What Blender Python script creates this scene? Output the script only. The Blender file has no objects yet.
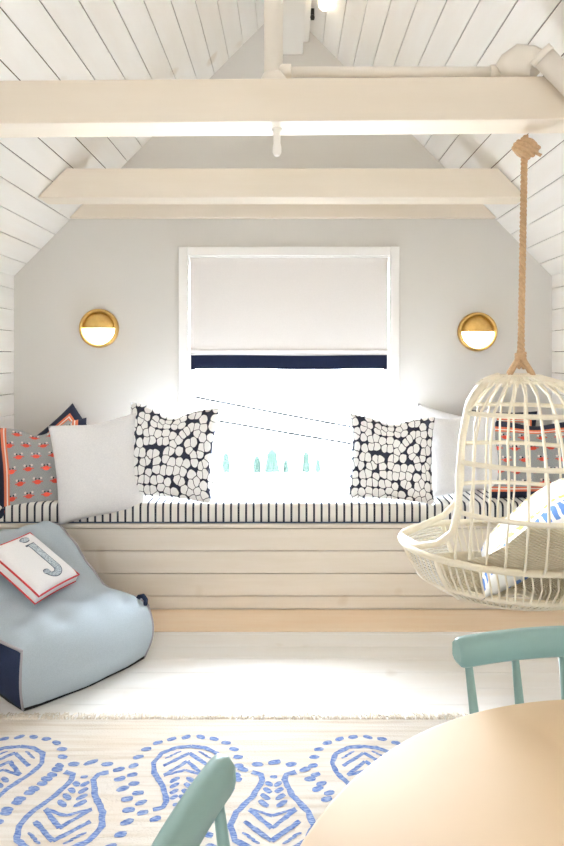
import bpy, bmesh, math, random
from mathutils import Vector, Matrix
random.seed(7)
S = bpy.context.scene
COL = S.collection
PI = math.pi
F = 600.0; HC = 1.25          # focal length in pixels, camera height

# ------------------------------------------------------------------ materials
def nt(m):
    m.use_nodes = True
    return m.node_tree
def new_mat(name, col=(0.8, 0.8, 0.8), rough=0.5, metal=0.0, spec=0.5):
    m = bpy.data.materials.new(name); t = nt(m)
    b = t.nodes['Principled BSDF']
    b.inputs['Base Color'].default_value = (*col, 1)
    b.inputs['Roughness'].default_value = rough
    b.inputs['Metallic'].default_value = metal
    b.inputs['Specular IOR Level'].default_value = spec
    return m
class NX:
    """small node-expression helper"""
    def __init__(s, m): s.t = m.node_tree; s.b = s.t.nodes.get('Principled BSDF')
    def n(s, typ, **kw):
        x = s.t.nodes.new(typ)
        for k, v in kw.items(): setattr(x, k, v)
        return x
    def put(s, sock, v):
        if isinstance(v, (int, float)): sock.default_value = v
        elif isinstance(v, tuple): sock.default_value = v if len(v) == len(sock.default_value) else (*v, 1)
        else: s.t.links.new(v, sock)
    def m(s, op, *a):
        x = s.n('ShaderNodeMath', operation=op)
        for i, v in enumerate(a): s.put(x.inputs[i], v)
        return x.outputs[0]
    def coord(s, which='Object'): return s.n('ShaderNodeTexCoord').outputs[which]
    def sep(s, v):
        x = s.n('ShaderNodeSeparateXYZ'); s.put(x.inputs[0], v); return x.outputs
    def comb(s, a, b, c=0.0):
        x = s.n('ShaderNodeCombineXYZ')
        for i, v in enumerate((a, b, c)): s.put(x.inputs[i], v)
        return x.outputs[0]
    def scale(s, v, sc):
        x = s.n('ShaderNodeMapping'); s.put(x.inputs[0], v); x.inputs['Scale'].default_value = sc; return x.outputs[0]
    def noise(s, v, scale=5, detail=3, rough=0.5):
        x = s.n('ShaderNodeTexNoise'); s.put(x.inputs['Vector'], v)
        x.inputs['Scale'].default_value = scale; x.inputs['Detail'].default_value = detail; x.inputs['Roughness'].default_value = rough
        return x.outputs[0]
    def mix(s, f, a, b):
        x = s.n('ShaderNodeMix', data_type='RGBA')
        s.put(x.inputs[0], f); s.put(x.inputs[6], a); s.put(x.inputs[7], b); return x.outputs[2]
    def rng(s, v, a, b, c=0.0, d=1.0):
        x = s.n('ShaderNodeMapRange'); s.put(x.inputs[0], v)
        for i, q in enumerate((a, b, c, d)): x.inputs[1 + i].default_value = q
        return x.outputs[0]
    def base(s, c): s.put(s.b.inputs['Base Color'], c)
    def bump(s, h, strength=0.3, dist=0.01):
        x = s.n('ShaderNodeBump'); s.put(x.inputs['Height'], h)
        x.inputs['Strength'].default_value = strength; x.inputs['Distance'].default_value = dist
        s.t.links.new(x.outputs[0], s.b.inputs['Normal'])

def paint_wood(name, c1, c2, axis_scale, rough=0.5, bump=0.1, knots=0.0):
    m = new_mat(name, c1, rough); x = NX(m); co = x.coord()
    g = x.noise(x.scale(co, axis_scale), 1.0, 5, 0.6)
    c = x.mix(x.rng(g, 0.4, 0.7), c1, c2)
    if knots:
        k = x.noise(co, 6.0, 1, 0.4)
        c = x.mix(x.rng(k, 0.72, 0.80, 0, knots), c, (0.62, 0.5, 0.36))
    x.base(c); x.bump(g, bump, 0.003)
    return m
M = {}
M['ceil'] = paint_wood('white_painted_pine', (0.92, 0.91, 0.885), (0.89, 0.865, 0.825), (10, 1.2, 10), 0.42, 0.10, 0.35)
M['knee'] = paint_wood('white_shiplap', (0.90, 0.885, 0.86), (0.86, 0.835, 0.79), (10, 1.2, 10), 0.45, 0.10, 0.2)
M['bench'] = paint_wood('white_bench_shiplap', (0.86, 0.80, 0.72), (0.80, 0.73, 0.63), (1.2, 12, 14), 0.45, 0.12, 0.35)
M['floor'] = paint_wood('white_painted_floor', (0.90, 0.89, 0.87), (0.87, 0.84, 0.80), (1.3, 14, 8), 0.5, 0.10, 0.3)
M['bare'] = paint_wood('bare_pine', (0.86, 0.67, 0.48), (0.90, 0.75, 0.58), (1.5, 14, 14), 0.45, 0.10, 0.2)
M['beam'] = paint_wood('cream_painted_beam', (0.83, 0.75, 0.64), (0.80, 0.715, 0.60), (1.0, 9, 9), 0.42, 0.05)
M['gap'] = new_mat('groove_backing_brown', (0.16, 0.12, 0.09), 0.9)  # dark brown backing visible through the gaps between boards
M['floorgap'] = new_mat('floor_seam_grey', (0.45, 0.41, 0.37), 0.9)
m = M['wall'] = new_mat('greige_wall_paint', (0.69, 0.67, 0.635), 0.7); x = NX(m)
x.bump(x.noise(x.coord(), 260, 2), 0.06, 0.002)
M['trim'] = new_mat('white_gloss_trim', (0.88, 0.87, 0.85), 0.3)
M['pipe'] = new_mat('cream_pipe_paint', (0.87, 0.82, 0.74), 0.4)
M['ridge'] = new_mat('white_ridge_paint', (0.88, 0.86, 0.82), 0.45)
m = M['brass'] = new_mat('aged_brass', (0.62, 0.40, 0.13), 0.36, 1.0); x = NX(m)
g = x.noise(x.coord(), 40, 4); x.base(x.mix(g, (0.50, 0.31, 0.09), (0.72, 0.49, 0.18)))
x.bump(x.noise(x.coord(), 60, 3), 0.35, 0.004)
M['black'] = new_mat('black_plastic', (0.02, 0.02, 0.02), 0.4)
M['navy'] = new_mat('navy_canvas', (0.010, 0.014, 0.034), 0.95, 0, 0.1)
def emit(name, col, st):
    m = bpy.data.materials.new(name); t = nt(m); t.nodes.clear()
    e = t.nodes.new('ShaderNodeEmission'); o = t.nodes.new('ShaderNodeOutputMaterial')
    e.inputs[0].default_value = (*col, 1); e.inputs[1].default_value = st
    t.links.new(e.outputs[0], o.inputs[0]); return m
M['lamp'] = emit('lit_opal_glass', (1.0, 0.90, 0.72), 12.0)
M['bulb'] = emit('lit_globe_glass', (1.0, 0.86, 0.62), 4.0)
def glass():
    m = bpy.data.materials.new('window_glass'); t = nt(m); t.nodes.clear()
    a = t.nodes.new('ShaderNodeBsdfTransparent'); b = t.nodes.new('ShaderNodeBsdfGlossy'); b.inputs['Roughness'].default_value = 0.02
    f = t.nodes.new('ShaderNodeFresnel'); f.inputs[0].default_value = 1.3
    k = t.nodes.new('ShaderNodeMixShader'); o = t.nodes.new('ShaderNodeOutputMaterial')
    t.links.new(f.outputs[0], k.inputs[0]); t.links.new(a.outputs[0], k.inputs[1]); t.links.new(b.outputs[0], k.inputs[2]); t.links.new(k.outputs[0], o.inputs[0])
    return m
M['glass'] = glass()
def cloth_mat(name, c1, c2, scale=180, rough=0.85, bump=0.25):
    m = new_mat(name, c1, rough, 0, 0.2); x = NX(m); co = x.coord()
    n = x.noise(co, scale, 2); x.base(x.mix(x.rng(n, 0.3, 0.7), c1, c2)); x.bump(n, bump, 0.002)
    return m
M['shade'] = cloth_mat('white_shade_linen', (0.82, 0.79, 0.77), (0.78, 0.75, 0.73), 260, 0.9, 0.1)
M['white_cloth'] = cloth_mat('white_ribbed_cotton', (0.86, 0.86, 0.87), (0.80, 0.80, 0.82), 150)
M['white_plain'] = cloth_mat('soft_white_cotton', (0.86, 0.86, 0.87), (0.82, 0.82, 0.84), 220)
M['denim'] = cloth_mat('pale_blue_chambray', (0.47, 0.545, 0.60), (0.41, 0.48, 0.535), 300, 0.8, 0.15)
M['denim_side'] = cloth_mat('navy_denim', (0.016, 0.026, 0.062), (0.024, 0.036, 0.08), 300, 0.85, 0.15)
M['piping'] = new_mat('mauve_grey_piping', (0.36, 0.34, 0.37), 0.8)
M['base_cloth'] = new_mat('black_base_cloth', (0.012, 0.012, 0.016), 0.9)
M['red'] = new_mat('red_piping', (0.62, 0.05, 0.06), 0.7)
M['ink'] = new_mat('dark_slate_print', (0.07, 0.10, 0.16), 0.8)
m = M['inkfill'] = new_mat('speckled_slate_print', (0.35, 0.43, 0.52), 0.8); x = NX(m)
v = x.n('ShaderNodeTexVoronoi'); x.put(v.inputs['Vector'], x.coord()); v.inputs['Scale'].default_value = 190
x.base(x.mix(x.rng(v.outputs['Distance'], 0.25, 0.45), (0.16, 0.22, 0.30), (0.52, 0.60, 0.66)))
m = M['stripe'] = new_mat('ticking_stripe_canvas', (0.8, 0.8, 0.8), 0.85); x = NX(m)
o = x.sep(x.coord()); fr = x.m('FRACT', x.m('DIVIDE', x.m('ADD', o[0], 10.0), 0.0372))
x.base(x.mix(x.m('LESS_THAN', fr, 0.27), (0.84, 0.82, 0.78), (0.022, 0.03, 0.05))); x.bump(x.noise(x.coord(), 300, 2), 0.15, 0.002)
# black and white pebble print
m = M['pebble'] = new_mat('navy_and_white_pebble_print', (0.8, 0.8, 0.8), 0.85); x = NX(m)
uv = x.coord('UV'); v1 = x.n('ShaderNodeTexVoronoi', voronoi_dimensions='2D', feature='DISTANCE_TO_EDGE'); v2 = x.n('ShaderNodeTexVoronoi', voronoi_dimensions='2D', feature='F1')
wob = x.n('ShaderNodeVectorMath', operation='ADD')
nz = x.n('ShaderNodeTexNoise'); nz.inputs['Scale'].default_value = 9; x.put(nz.inputs['Vector'], uv)
sc = x.n('ShaderNodeVectorMath', operation='SCALE'); x.put(sc.inputs[0], nz.outputs[1]); sc.inputs['Scale'].default_value = 0.05
x.put(wob.inputs[0], x.scale(uv, (1.15, 0.92, 1))); x.put(wob.inputs[1], sc.outputs[0])
for v in (v1, v2): x.put(v.inputs['Vector'], wob.outputs[0]); v.inputs['Scale'].default_value = 11.0; v.inputs['Randomness'].default_value = 0.62
okk = x.m('MULTIPLY', x.m('GREATER_THAN', v1.outputs['Distance'], 0.04), x.m('LESS_THAN', v2.outputs['Distance'], 0.53))
x.base(x.mix(okk, (0.02, 0.025, 0.05), (0.92, 0.92, 0.92))); x.bump(x.noise(uv, 120, 2), 0.12, 0.002)
# grey herringbone with red crabs and navy / orange / white borders
def crab_mat(name, full):
    m = new_mat(name, (0.3, 0.3, 0.3), 0.9); x = NX(m); uv = x.coord('UV'); o = x.sep(uv)
    N = 7.0
    rv = x.m('MULTIPLY', o[1], N); row = x.m('FLOOR', rv)
    off = x.m('MULTIPLY', x.m('MODULO', row, 2.0), 0.5)
    cu = x.m('ADD', x.m('MULTIPLY', o[0], N * 0.8), off)
    pu = x.m('SUBTRACT', x.m('FRACT', cu), 0.5); pv = x.m('SUBTRACT', x.m('FRACT', rv), 0.5)
    au = x.m('ABSOLUTE', pu)
    def ell(a, b, cx, cy, rx, ry):
        dx = x.m('DIVIDE', x.m('SUBTRACT', a, cx), rx); dy = x.m('DIVIDE', x.m('SUBTRACT', b, cy), ry)
        return x.m('LESS_THAN', x.m('ADD', x.m('MULTIPLY', dx, dx), x.m('MULTIPLY', dy, dy)), 1.0)
    body = ell(pu, pv, 0, -0.08, 0.20, 0.17)
    claw = ell(au, pv, 0.20, 0.20, 0.07, 0.09)
    eye = ell(au, pv, 0.10, 0.15, 0.05, 0.07)
    leg = ell(au, pv, 0.25, -0.05, 0.07, 0.05)
    zz = x.m('ADD', x.m('MULTIPLY', o[1], 70.0), x.m('MULTIPLY', x.m('PINGPONG', x.m('MULTIPLY', o[0], 28.0), 0.5), 2.2))
    herr = x.m('LESS_THAN', x.m('FRACT', zz), 0.5)
    c = x.mix(herr, (0.27, 0.29, 0.30), (0.44, 0.45, 0.45))
    c = x.mix(claw, c, (0.78, 0.70, 0.66)); c = x.mix(leg, c, (0.70, 0.12, 0.07))
    c = x.mix(body, c, (0.75, 0.085, 0.05)); c = x.mix(eye, c, (0.02, 0.02, 0.03))
    du = x.m('MINIMUM', o[0], x.m('SUBTRACT', 1.0, o[0]))
    dv = x.m('MINIMUM', o[1], x.m('SUBTRACT', 1.0, o[1])); dd = {'lr': du, 'tb': dv, 'all': x.m('MINIMUM', du, dv)}[full]
    c = x.mix(x.m('LESS_THAN', dd, 0.155), c, (0.72, 0.20, 0.10))
    c = x.mix(x.m('LESS_THAN', dd, 0.135), c, (0.82, 0.78, 0.72))
    c = x.mix(x.m('LESS_THAN', dd, 0.12), c, (0.74, 0.20, 0.10))
    c = x.mix(x.m('LESS_THAN', dd, 0.09), c, (0.022, 0.028, 0.06))
    x.base(c); x.bump(x.noise(uv, 160, 2), 0.15, 0.002)
    return m
M['crab'] = crab_mat('grey_herringbone_crab_print', 'lr')
M['crab_tb'] = crab_mat('grey_herringbone_crab_print_banded', 'tb')
M['crab_full'] = crab_mat('bordered_herringbone_crab_print', 'all')
m = M['floral'] = new_mat('white_blue_yellow_print', (0.85, 0.85, 0.85), 0.85); x = NX(m)
uv = x.coord('UV'); o = x.sep(uv); n = x.noise(uv, 7, 2)
d = x.m('ADD', o[0], x.m('MULTIPLY', x.m('SUBTRACT', n, 0.5), 0.16)); du = x.m('MINIMUM', d, x.m('SUBTRACT', 1.0, d))
lf = x.n('ShaderNodeTexWave'); x.put(lf.inputs[0], uv); lf.inputs['Scale'].default_value = 5; lf.inputs['Distortion'].default_value = 6; lf.bands_direction = 'Y'
lff = x.m('GREATER_THAN', lf.outputs[1], 0.35)
c = x.mix(x.m('MULTIPLY', lff, x.m('MULTIPLY', x.m('GREATER_THAN', du, 0.06), x.m('LESS_THAN', du, 0.19))), (0.86, 0.86, 0.86), (0.12, 0.27, 0.68))
c = x.mix(x.m('MULTIPLY', lff, x.m('MULTIPLY', x.m('GREATER_THAN', du, 0.25), x.m('LESS_THAN', du, 0.29))), c, (0.85, 0.62, 0.15))
x.base(c)
m = M['rattan'] = new_mat('cream_rattan', (0.84, 0.76, 0.60), 0.45); x = NX(m)
x.base(x.mix(x.noise(x.coord(), 25, 3), (0.86, 0.77, 0.58), (0.88, 0.83, 0.72)))
m = M['weave'] = new_mat('woven_cane_seat', (0.8, 0.7, 0.5), 0.55); x = NX(m)
uv = x.coord('UV'); o = x.sep(uv)
a = x.m('SINE', x.m('MULTIPLY', o[0], 260.0)); b = x.m('SINE', x.m('MULTIPLY', o[1], 170.0)); h = x.m('MULTIPLY', a, b)
x.base(x.mix(x.rng(h, -0.6, 0.6), (0.82, 0.70, 0.48), (0.92, 0.85, 0.68))); x.bump(h, 0.8, 0.006)
M['white_cane'] = new_mat('white_cane', (0.88, 0.85, 0.79), 0.5)
m = M['rope'] = new_mat('jute_rope', (0.55, 0.36, 0.20), 0.9); x = NX(m)
x.base(x.mix(x.noise(x.coord(), 90, 3), (0.42, 0.26, 0.13), (0.66, 0.46, 0.28)))
M['teal'] = new_mat('sage_teal_paint', (0.245, 0.39, 0.375), 0.38)
m = M['table'] = new_mat('cream_laminate', (0.70, 0.53, 0.34), 0.6); x = NX(m)
x.base(x.mix(x.noise(x.scale(x.coord(), (2, 14, 2)), 1, 4), (0.68, 0.515, 0.335), (0.66, 0.495, 0.315)))
M['table_edge'] = new_mat('white_table_edge', (0.86, 0.80, 0.70), 0.4)
m = M['rug'] = new_mat('ivory_flatweave', (0.8, 0.77, 0.72), 0.95, 0, 0.1); x = NX(m); co = x.coord()
n1 = x.noise(x.scale(co, (2.5, 60, 1)), 1, 4); n2 = x.noise(x.scale(co, (160, 260, 1)), 1, 2); n3 = x.noise(x.scale(co, (3, 5, 1)), 1, 2)
c = x.mix(x.rng(n1, 0.45, 0.75), (0.65, 0.605, 0.54), (0.53, 0.445, 0.345)); c = x.mix(x.rng(n2, 0.5, 0.8, 0, 0.5), c, (0.66, 0.60, 0.52))
c = x.mix(x.rng(n3, 0.5, 0.75, 0, 0.4), c, (0.68, 0.56, 0.43)); x.base(c); x.bump(x.m('ADD', n1, n2), 0.5, 0.004)
m = M['rugblue'] = new_mat('woven_blue_wool', (0.2, 0.3, 0.65), 0.95, 0, 0.1); x = NX(m); co = x.coord()
n1 = x.noise(x.scale(co, (60, 320, 1)), 1, 3); x.base(x.mix(x.rng(n1, 0.42, 0.66), (0.09, 0.155, 0.38), (0.34, 0.41, 0.56))); x.bump(n1, 0.5, 0.004)
M['fringe'] = new_mat('tan_wool_fringe', (0.78, 0.71, 0.61), 0.95)
M['leaf'] = new_mat('dark_conifer_green', (0.009, 0.0145, 0.012), 0.95, 0, 0.02)
M['bark'] = new_mat('brown_bark', (0.14, 0.09, 0.05), 0.9)
M['ground'] = new_mat('pale_gravel', (0.70, 0.69, 0.66), 0.9)
M['wire'] = new_mat('black_cable', (0.003, 0.003, 0.003), 0.95, 0, 0.02)

# ------------------------------------------------------------------ mesh helper
class MB:
    def __init__(s): s.b = bmesh.new(); s.uv = s.b.loops.layers.uv.new('UVMap')
    def face(s, vs, mi=0, uvs=None, smooth=False):
        try: f = s.b.faces.new(vs)
        except ValueError: return None
        f.material_index = mi; f.smooth = smooth
        if uvs:
            for l, q in zip(f.loops, uvs): l[s.uv].uv = q
        return f
    def box(s, lo, hi, mi=0, mat=None):
        v = []
        for z in (lo[2], hi[2]):
            for y in (lo[1], hi[1]):
                for x in (lo[0], hi[0]):
                    p = Vector((x, y, z)); v.append(s.b.verts.new(mat @ p if mat else p))
        for q in ((0, 2, 3, 1), (4, 5, 7, 6), (0, 1, 5, 4), (2, 6, 7, 3), (0, 4, 6, 2), (1, 3, 7, 5)):
            s.face([v[i] for i in q], mi)
    def obox(s, O, A, B, C, mi=0):          # corner + three edge vectors
        O, A, B, C = map(Vector, (O, A, B, C))
        v = [s.b.verts.new(O + A * i + B * j + C * k) for k in (0, 1) for j in (0, 1) for i in (0, 1)]
        for q in ((0, 2, 3, 1), (4, 5, 7, 6), (0, 1, 5, 4), (2, 6, 7, 3), (0, 4, 6, 2), (1, 3, 7, 5)):
            s.face([v[i] for i in q], mi)
    def prism(s, poly, d, mi=0):            # polygon (list of 3D points), extruded by d
        d = Vector(d); a = [s.b.verts.new(p) for p in poly]; b = [s.b.verts.new(Vector(p) + d) for p in poly]; n = len(poly)
        s.face(a[::-1], mi); s.face(b, mi)
        for i in range(n): s.face([a[i], a[(i + 1) % n], b[(i + 1) % n], b[i]], mi)
    def tube(s, pts, r, n=8, closed=False, mi=0, cap=True, flat=None):
        pts = [Vector(p) for p in pts]; k = len(pts)
        rs = r if isinstance(r, (list, tuple)) else [r] * k
        rings = []; up = None
        for i, p in enumerate(pts):
            if closed: t = pts[(i + 1) % k] - pts[i - 1]
            else: t = pts[min(i + 1, k - 1)] - pts[max(i - 1, 0)]
            if t.length < 1e-9: t = Vector((0, 0, 1))
            t.normalize()
            if up is None:
                up = Vector((0, 0, 1)) if abs(t.z) < 0.9 else Vector((1, 0, 0))
            a = up - t * up.dot(t)
            if a.length < 1e-6: a = t.orthogonal()
            a.normalize(); up = a; c = t.cross(a)
            rings.append([s.b.verts.new(p + (a * math.cos(2 * PI * j / n) + c * math.sin(2 * PI * j / n)) * rs[i]) for j in range(n)])
        for i in range(k if closed else k - 1):
            A, B = rings[i], rings[(i + 1) % k]
            for j in range(n): s.face([A[j], A[(j + 1) % n], B[(j + 1) % n], B[j]], mi, smooth=True)
        if cap and not closed:
            s.face(rings[0][::-1], mi); s.face(rings[-1], mi)
    def lathe(s, prof, n=32, mat=None, mi=0, smooth=True):   # (r, z) profile about z
        rings = []
        for r, z in prof:
            if r < 1e-6: rings.append([s.b.verts.new((mat @ Vector((0, 0, z))) if mat else (0, 0, z))])
            else:
                rr = []
                for j in range(n):
                    p = Vector((r * math.cos(2 * PI * j / n), r * math.sin(2 * PI * j / n), z)); rr.append(s.b.verts.new(mat @ p if mat else p))
                rings.append(rr)
        for A, B in zip(rings, rings[1:]):
            for j in range(n):
                j2 = (j + 1) % n
                if len(A) == 1 and len(B) > 1: s.face([A[0], B[j2], B[j]], mi, smooth=smooth)
                elif len(B) == 1 and len(A) > 1: s.face([A[j], A[j2], B[0]], mi, smooth=smooth)
                elif len(A) > 1: s.face([A[j], A[j2], B[j2], B[j]], mi, smooth=smooth)
    def sphere(s, c, r, n=16, mi=0, sq=(1, 1, 1)):
        m = Matrix.Translation(c) @ Matrix.Diagonal((*sq, 1))
        s.lathe([(r * math.sin(PI * i / n), -r * math.cos(PI * i / n)) for i in range(n + 1)], n * 2, m, mi)
    def grid(s, fn, nu, nv, mi=0, smooth=True, wrap_u=False):
        g = [[s.b.verts.new(fn(i / nu, j / nv)) for j in range(nv + 1)] for i in range(nu if wrap_u else nu + 1)]
        for i in range(nu):
            for j in range(nv):
                i2 = (i + 1) % nu if wrap_u else i + 1
                s.face([g[i][j], g[i2][j], g[i2][j + 1], g[i][j + 1]], mi, [(i / nu, j / nv), ((i + 1) / nu, j / nv), ((i + 1) / nu, (j + 1) / nv), (i / nu, (j + 1) / nv)], smooth)
        return g
    def build(s, name, mats, parent=None, bevel=0, weld=0, fix=True):
        if weld: bmesh.ops.remove_doubles(s.b, verts=s.b.verts, dist=weld)
        if fix: bmesh.ops.recalc_face_normals(s.b, faces=s.b.faces)
        me = bpy.data.meshes.new(name); s.b.to_mesh(me); s.b.free()
        for m in (mats if isinstance(mats, (list, tuple)) else [mats]): me.materials.append(m)
        o = bpy.data.objects.new(name, me); COL.objects.link(o)
        if parent: o.parent = parent
        if bevel:
            b = o.modifiers.new('Bevel', 'BEVEL'); b.width = bevel; b.segments = 3; b.limit_method = 'ANGLE'; b.angle_limit = 0.6
            b.harden_normals = False
        return o
def tag(o, label, cat, group=None):
    o['label'] = label; o['category'] = cat
    if group: o['group'] = group
    return o
def struct(o): o['kind'] = 'structure'; return o
def thing(name, label, cat, loc=(0, 0, 0), rz=0.0, group=None):
    o = bpy.data.objects.new(name, None); COL.objects.link(o); o.empty_display_size = 0.1
    o.location = loc; o.rotation_euler = (0, 0, rz); return tag(o, label, cat, group)

# ------------------------------------------------------------------ room shell
XL, XR, XC = -1.59, 1.52, -0.034
D2, D1 = 3.47, 2.964           # back wall, bench front
YR = -2.6                      # rear wall behind the camera
ZK, ZA = 1.718, 3.29           # knee wall top, ridge
def boards(mb, O, L, A, N, width, bw, gap, th, first=None, off=0.0):
    """boards of length vector L laid side by side along unit A, faces on the plane through O, N points away from the room"""
    O, L, A, N = map(Vector, (O, L, A, N)); p = 0.0; w = first or bw
    while p < width - 1e-4:
        e = min(p + w, width)
        mb.obox(O + A * (p + gap / 2), L, A * max(0.001, e - p - gap), N * th)
        p = e; w = bw
    mb.obox(O + N * th, L, A * width, N * 0.05, 1)
sl = math.hypot(XC - XL, ZA - ZK); sr = math.hypot(XR - XC, ZA - ZK)
LY = D2 - YR
c = MB()
aL = Vector((XC - XL, 0, ZA - ZK)).normalized(); aR = Vector((XC - XR, 0, ZA - ZK)).normalized()
boards(c, (XL, YR, ZK), (0, LY, 0), aL, (-aL.z, 0, aL.x), sl, 0.119, 0.0045, 0.016, 0.10)
boards(c, (XR, YR, ZK), (0, LY, 0), aR, (-aR.z * -1, 0, -aR.x), sr, 0.119, 0.0045, 0.016, 0.10)
struct(c.build('ceiling', [M['ceil'], M['gap']]))
c = MB(); boards(c, (XL, YR, -0.08), (0, LY, 0), (0, 0, 1), (-1, 0, 0), ZK + 0.09, 0.121, 0.004, 0.016, 0.15); struct(c.build('wall_left', [M['knee'], M['gap']]))
c = MB(); boards(c, (XR, YR, -0.08), (0, LY, 0), (0, 0, 1), (1, 0, 0), ZK + 0.09, 0.121, 0.004, 0.016, 0.15); struct(c.build('wall_right', [M['knee'], M['gap']]))
c = MB(); boards(c, (XL, D2, 0), (XR - XL, 0, 0), (0, -1, 0), (0, 0, -1), LY, 0.1095, 0.0022, 0.02); struct(c.build('floor', [M['floor'], M['floorgap']]))
# back gable wall with its window hole
WX, WB, WT = 0.586, 0.534, 1.836
def zs(x): return ZK + (x - XL) / (XC - XL) * (ZA - ZK) if x < XC else ZK + (XR - x) / (XR - XC) * (ZA - ZK)
def gable(y, d, hx, hb, ht, name):
    c = MB(); P = lambda x, z: (x, y, z)
    e, g = 0.06, 0.085      # runs on behind the board lining
    c.prism([P(XL - e, -0.07), P(-hx, -0.07), P(-hx, zs(-hx) + g), P(XL - e, zs(XL - e) + g)], d)
    c.prism([P(hx, -0.07), P(XR + e, -0.07), P(XR + e, zs(XR + e) + g), P(hx, zs(hx) + g)], d)
    c.prism([P(-hx, ht), P(hx, ht), P(hx, zs(hx) + g), P(XC, ZA + g), P(-hx, zs(-hx) + g)], d)
    c.prism([P(-hx, -0.07), P(hx, -0.07), P(hx, hb), P(-hx, hb)], d)
    return struct(c.build(name, M['wall']))
gable(D2, (0, 0.14, 0), WX, WB, WT, 'wall_back')
gable(YR, (0, -0.14, 0), 0.3, 1.05, 1.25, 'wall_rear')
def frame(mb, x0, x1, z0, z1, w, y0, y1, sides='lrtb', mi=0):
    if 'l' in sides: mb.box((x0, y0, z0), (x0 + w, y1, z1), mi)
    if 'r' in sides: mb.box((x1 - w, y0, z0), (x1, y1, z1), mi)
    if 't' in sides: mb.box((x0 + w, y0, z1 - w), (x1 - w, y1, z1), mi)
    if 'b' in sides: mb.box((x0 + w, y0, z0), (x1 - w, y1, z0 + w), mi)
w1 = struct(bpy.data.objects.new('window_1', None)); COL.objects.link(w1)
c = MB(); frame(c, -WX - 0.05, WX + 0.05, 0.53, WT + 0.05, 0.052, D2 - 0.018, D2 + 0.002, 'lrt'); c.build('casing', M['trim'], w1, 0.004)
c = MB(); frame(c, -WX, WX, WB, WT, 0.008, D2 + 0.002, D2 + 0.14); c.build('jamb', M['trim'], w1)
c = MB(); frame(c, -WX + 0.008, WX - 0.008, WB + 0.008, 1.27, 0.024, D2 + 0.045, D2 + 0.08); frame(c, -WX + 0.008, WX - 0.008, 1.235, WT - 0.008, 0.03, D2 + 0.085, D2 + 0.12); c.build('sash', M['trim'], w1)
c = MB(); c.box((-WX + 0.035, D2 + 0.060, WB + 0.035), (WX - 0.035, D2 + 0.064, 1.243)); c.build('pane', M['glass'], w1)
c = MB(); c.box((-WX + 0.035, D2 + 0.100, 1.262), (WX - 0.035, D2 + 0.104, WT - 0.035)); c.build('pane', M['glass'], w1)
w2 = struct(bpy.data.objects.new('rear_fill_opening', None)); COL.objects.link(w2)  # unseen opening in the rear wall, added to let fill light in
c = MB(); frame(c, -0.35, 0.35, 1.0, 1.3, 0.06, YR - 0.002, YR + 0.018); c.build('casing', M['trim'], w2)  # casing of the added rear opening, unseen
c = MB(); frame(c, -0.30, 0.30, 1.05, 1.25, 0.02, YR - 0.10, YR - 0.05); c.build('sash', M['trim'], w2)  # sash of the added rear opening, unseen
# bare board at the foot of the bench
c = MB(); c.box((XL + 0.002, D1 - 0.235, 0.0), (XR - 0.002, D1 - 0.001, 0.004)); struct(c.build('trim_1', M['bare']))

# ------------------------------------------------------------------ beams, ridge, pipes
ZB, BH = 2.048, 0.146
def beam(y0, y1, label, tilt=0.0):
    c = MB(); e = 0.004
    def xs(z): f = (z - ZK) / (ZA - ZK); return XL + (XC - XL) * f + e, XR + (XC - XR) * f - e
    (a, b), (p, q) = xs(ZB), xs(ZB + BH); t = lambda x: -tilt * x
    c.prism([(a, y0, ZB + t(a)), (b, y0, ZB + t(b)), (q, y0, ZB + BH + t(q)), (p, y0, ZB + BH + t(p))], (0, y1 - y0, 0))
    return tag(c.build('ceiling_beam', M['beam'], None, 0.004), label, 'beam', 'painted beams across the attic')
beam(2.03, 2.165, 'cream painted ceiling beam nearest the camera, with the pipe along its top', -0.008)
beam(3.0, 3.14, 'middle cream painted ceiling beam between the nearest beam and the grey gable')
beam(3.435, D2 - 0.001, 'thin cream painted board beam lying flat against the grey gable wall')
c = MB(); c.box((-0.04, YR + 0.02, 2.997), (0.081, D2 - 0.001, 3.16)); tag(c.build('ridge_beam', M['ridge'], None, 0.003), 'white ridge beam running along the peak of the ceiling', 'beam')
c = MB(); c.box((0.083, 3.05, 3.07), (0.115, D2 - 0.001, 3.13)); o = c.build('ridge_ledger', M['ridge'], None, 0.002); tag(o, 'narrow white batten beside the ridge beam at the gable', 'batten')
c = MB(); c.box((0.116, 3.20, 3.06), (0.135, 3.225, 3.11)); c.tube([(0.125, 3.21, 3.07), (0.125, 3.19, 3.055)], 0.012, 10); tag(c.build('cable_clip', M['black']), 'small black clip on the batten beside the ridge beam', 'clip')
sp = thing('sprinkler_pipe', 'cream painted pipe running along the nearest beam and dropping from the ridge', 'pipe', (0, 0, 0))
PY = 2.10; PX = (273.5 - 289) * PY / F; PZ = 2.2475
c = MB(); c.tube([(PX, PY, 2.996), (PX, PY, ZB + BH)], 0.033, 20); c.build('drop_pipe', M['pipe'], sp)
c = MB(); c.lathe([(0.0, ZB + BH), (0.042, ZB + BH), (0.044, ZB + BH + 0.03), (0.036, ZB + BH + 0.045), (0, ZB + BH + 0.045)], 24, Matrix.Translation((PX, PY, 0))); c.tube([(PX + 0.02, PY, PZ), (PX + 0.062, PY, PZ)], 0.026, 16); c.build('collar', M['pipe'], sp)
DX = (514 - 289) * PY / F
c = MB(); c.tube([(PX + 0.03, PY, PZ), (DX - 0.03, PY, PZ)], 0.0175, 14); c.tube([(DX - 0.085, PY, PZ), (DX - 0.05, PY, PZ)], 0.023, 14); c.build('branch_pipe', M['pipe'], sp)
c = MB()
EX = DX + 0.005
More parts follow.
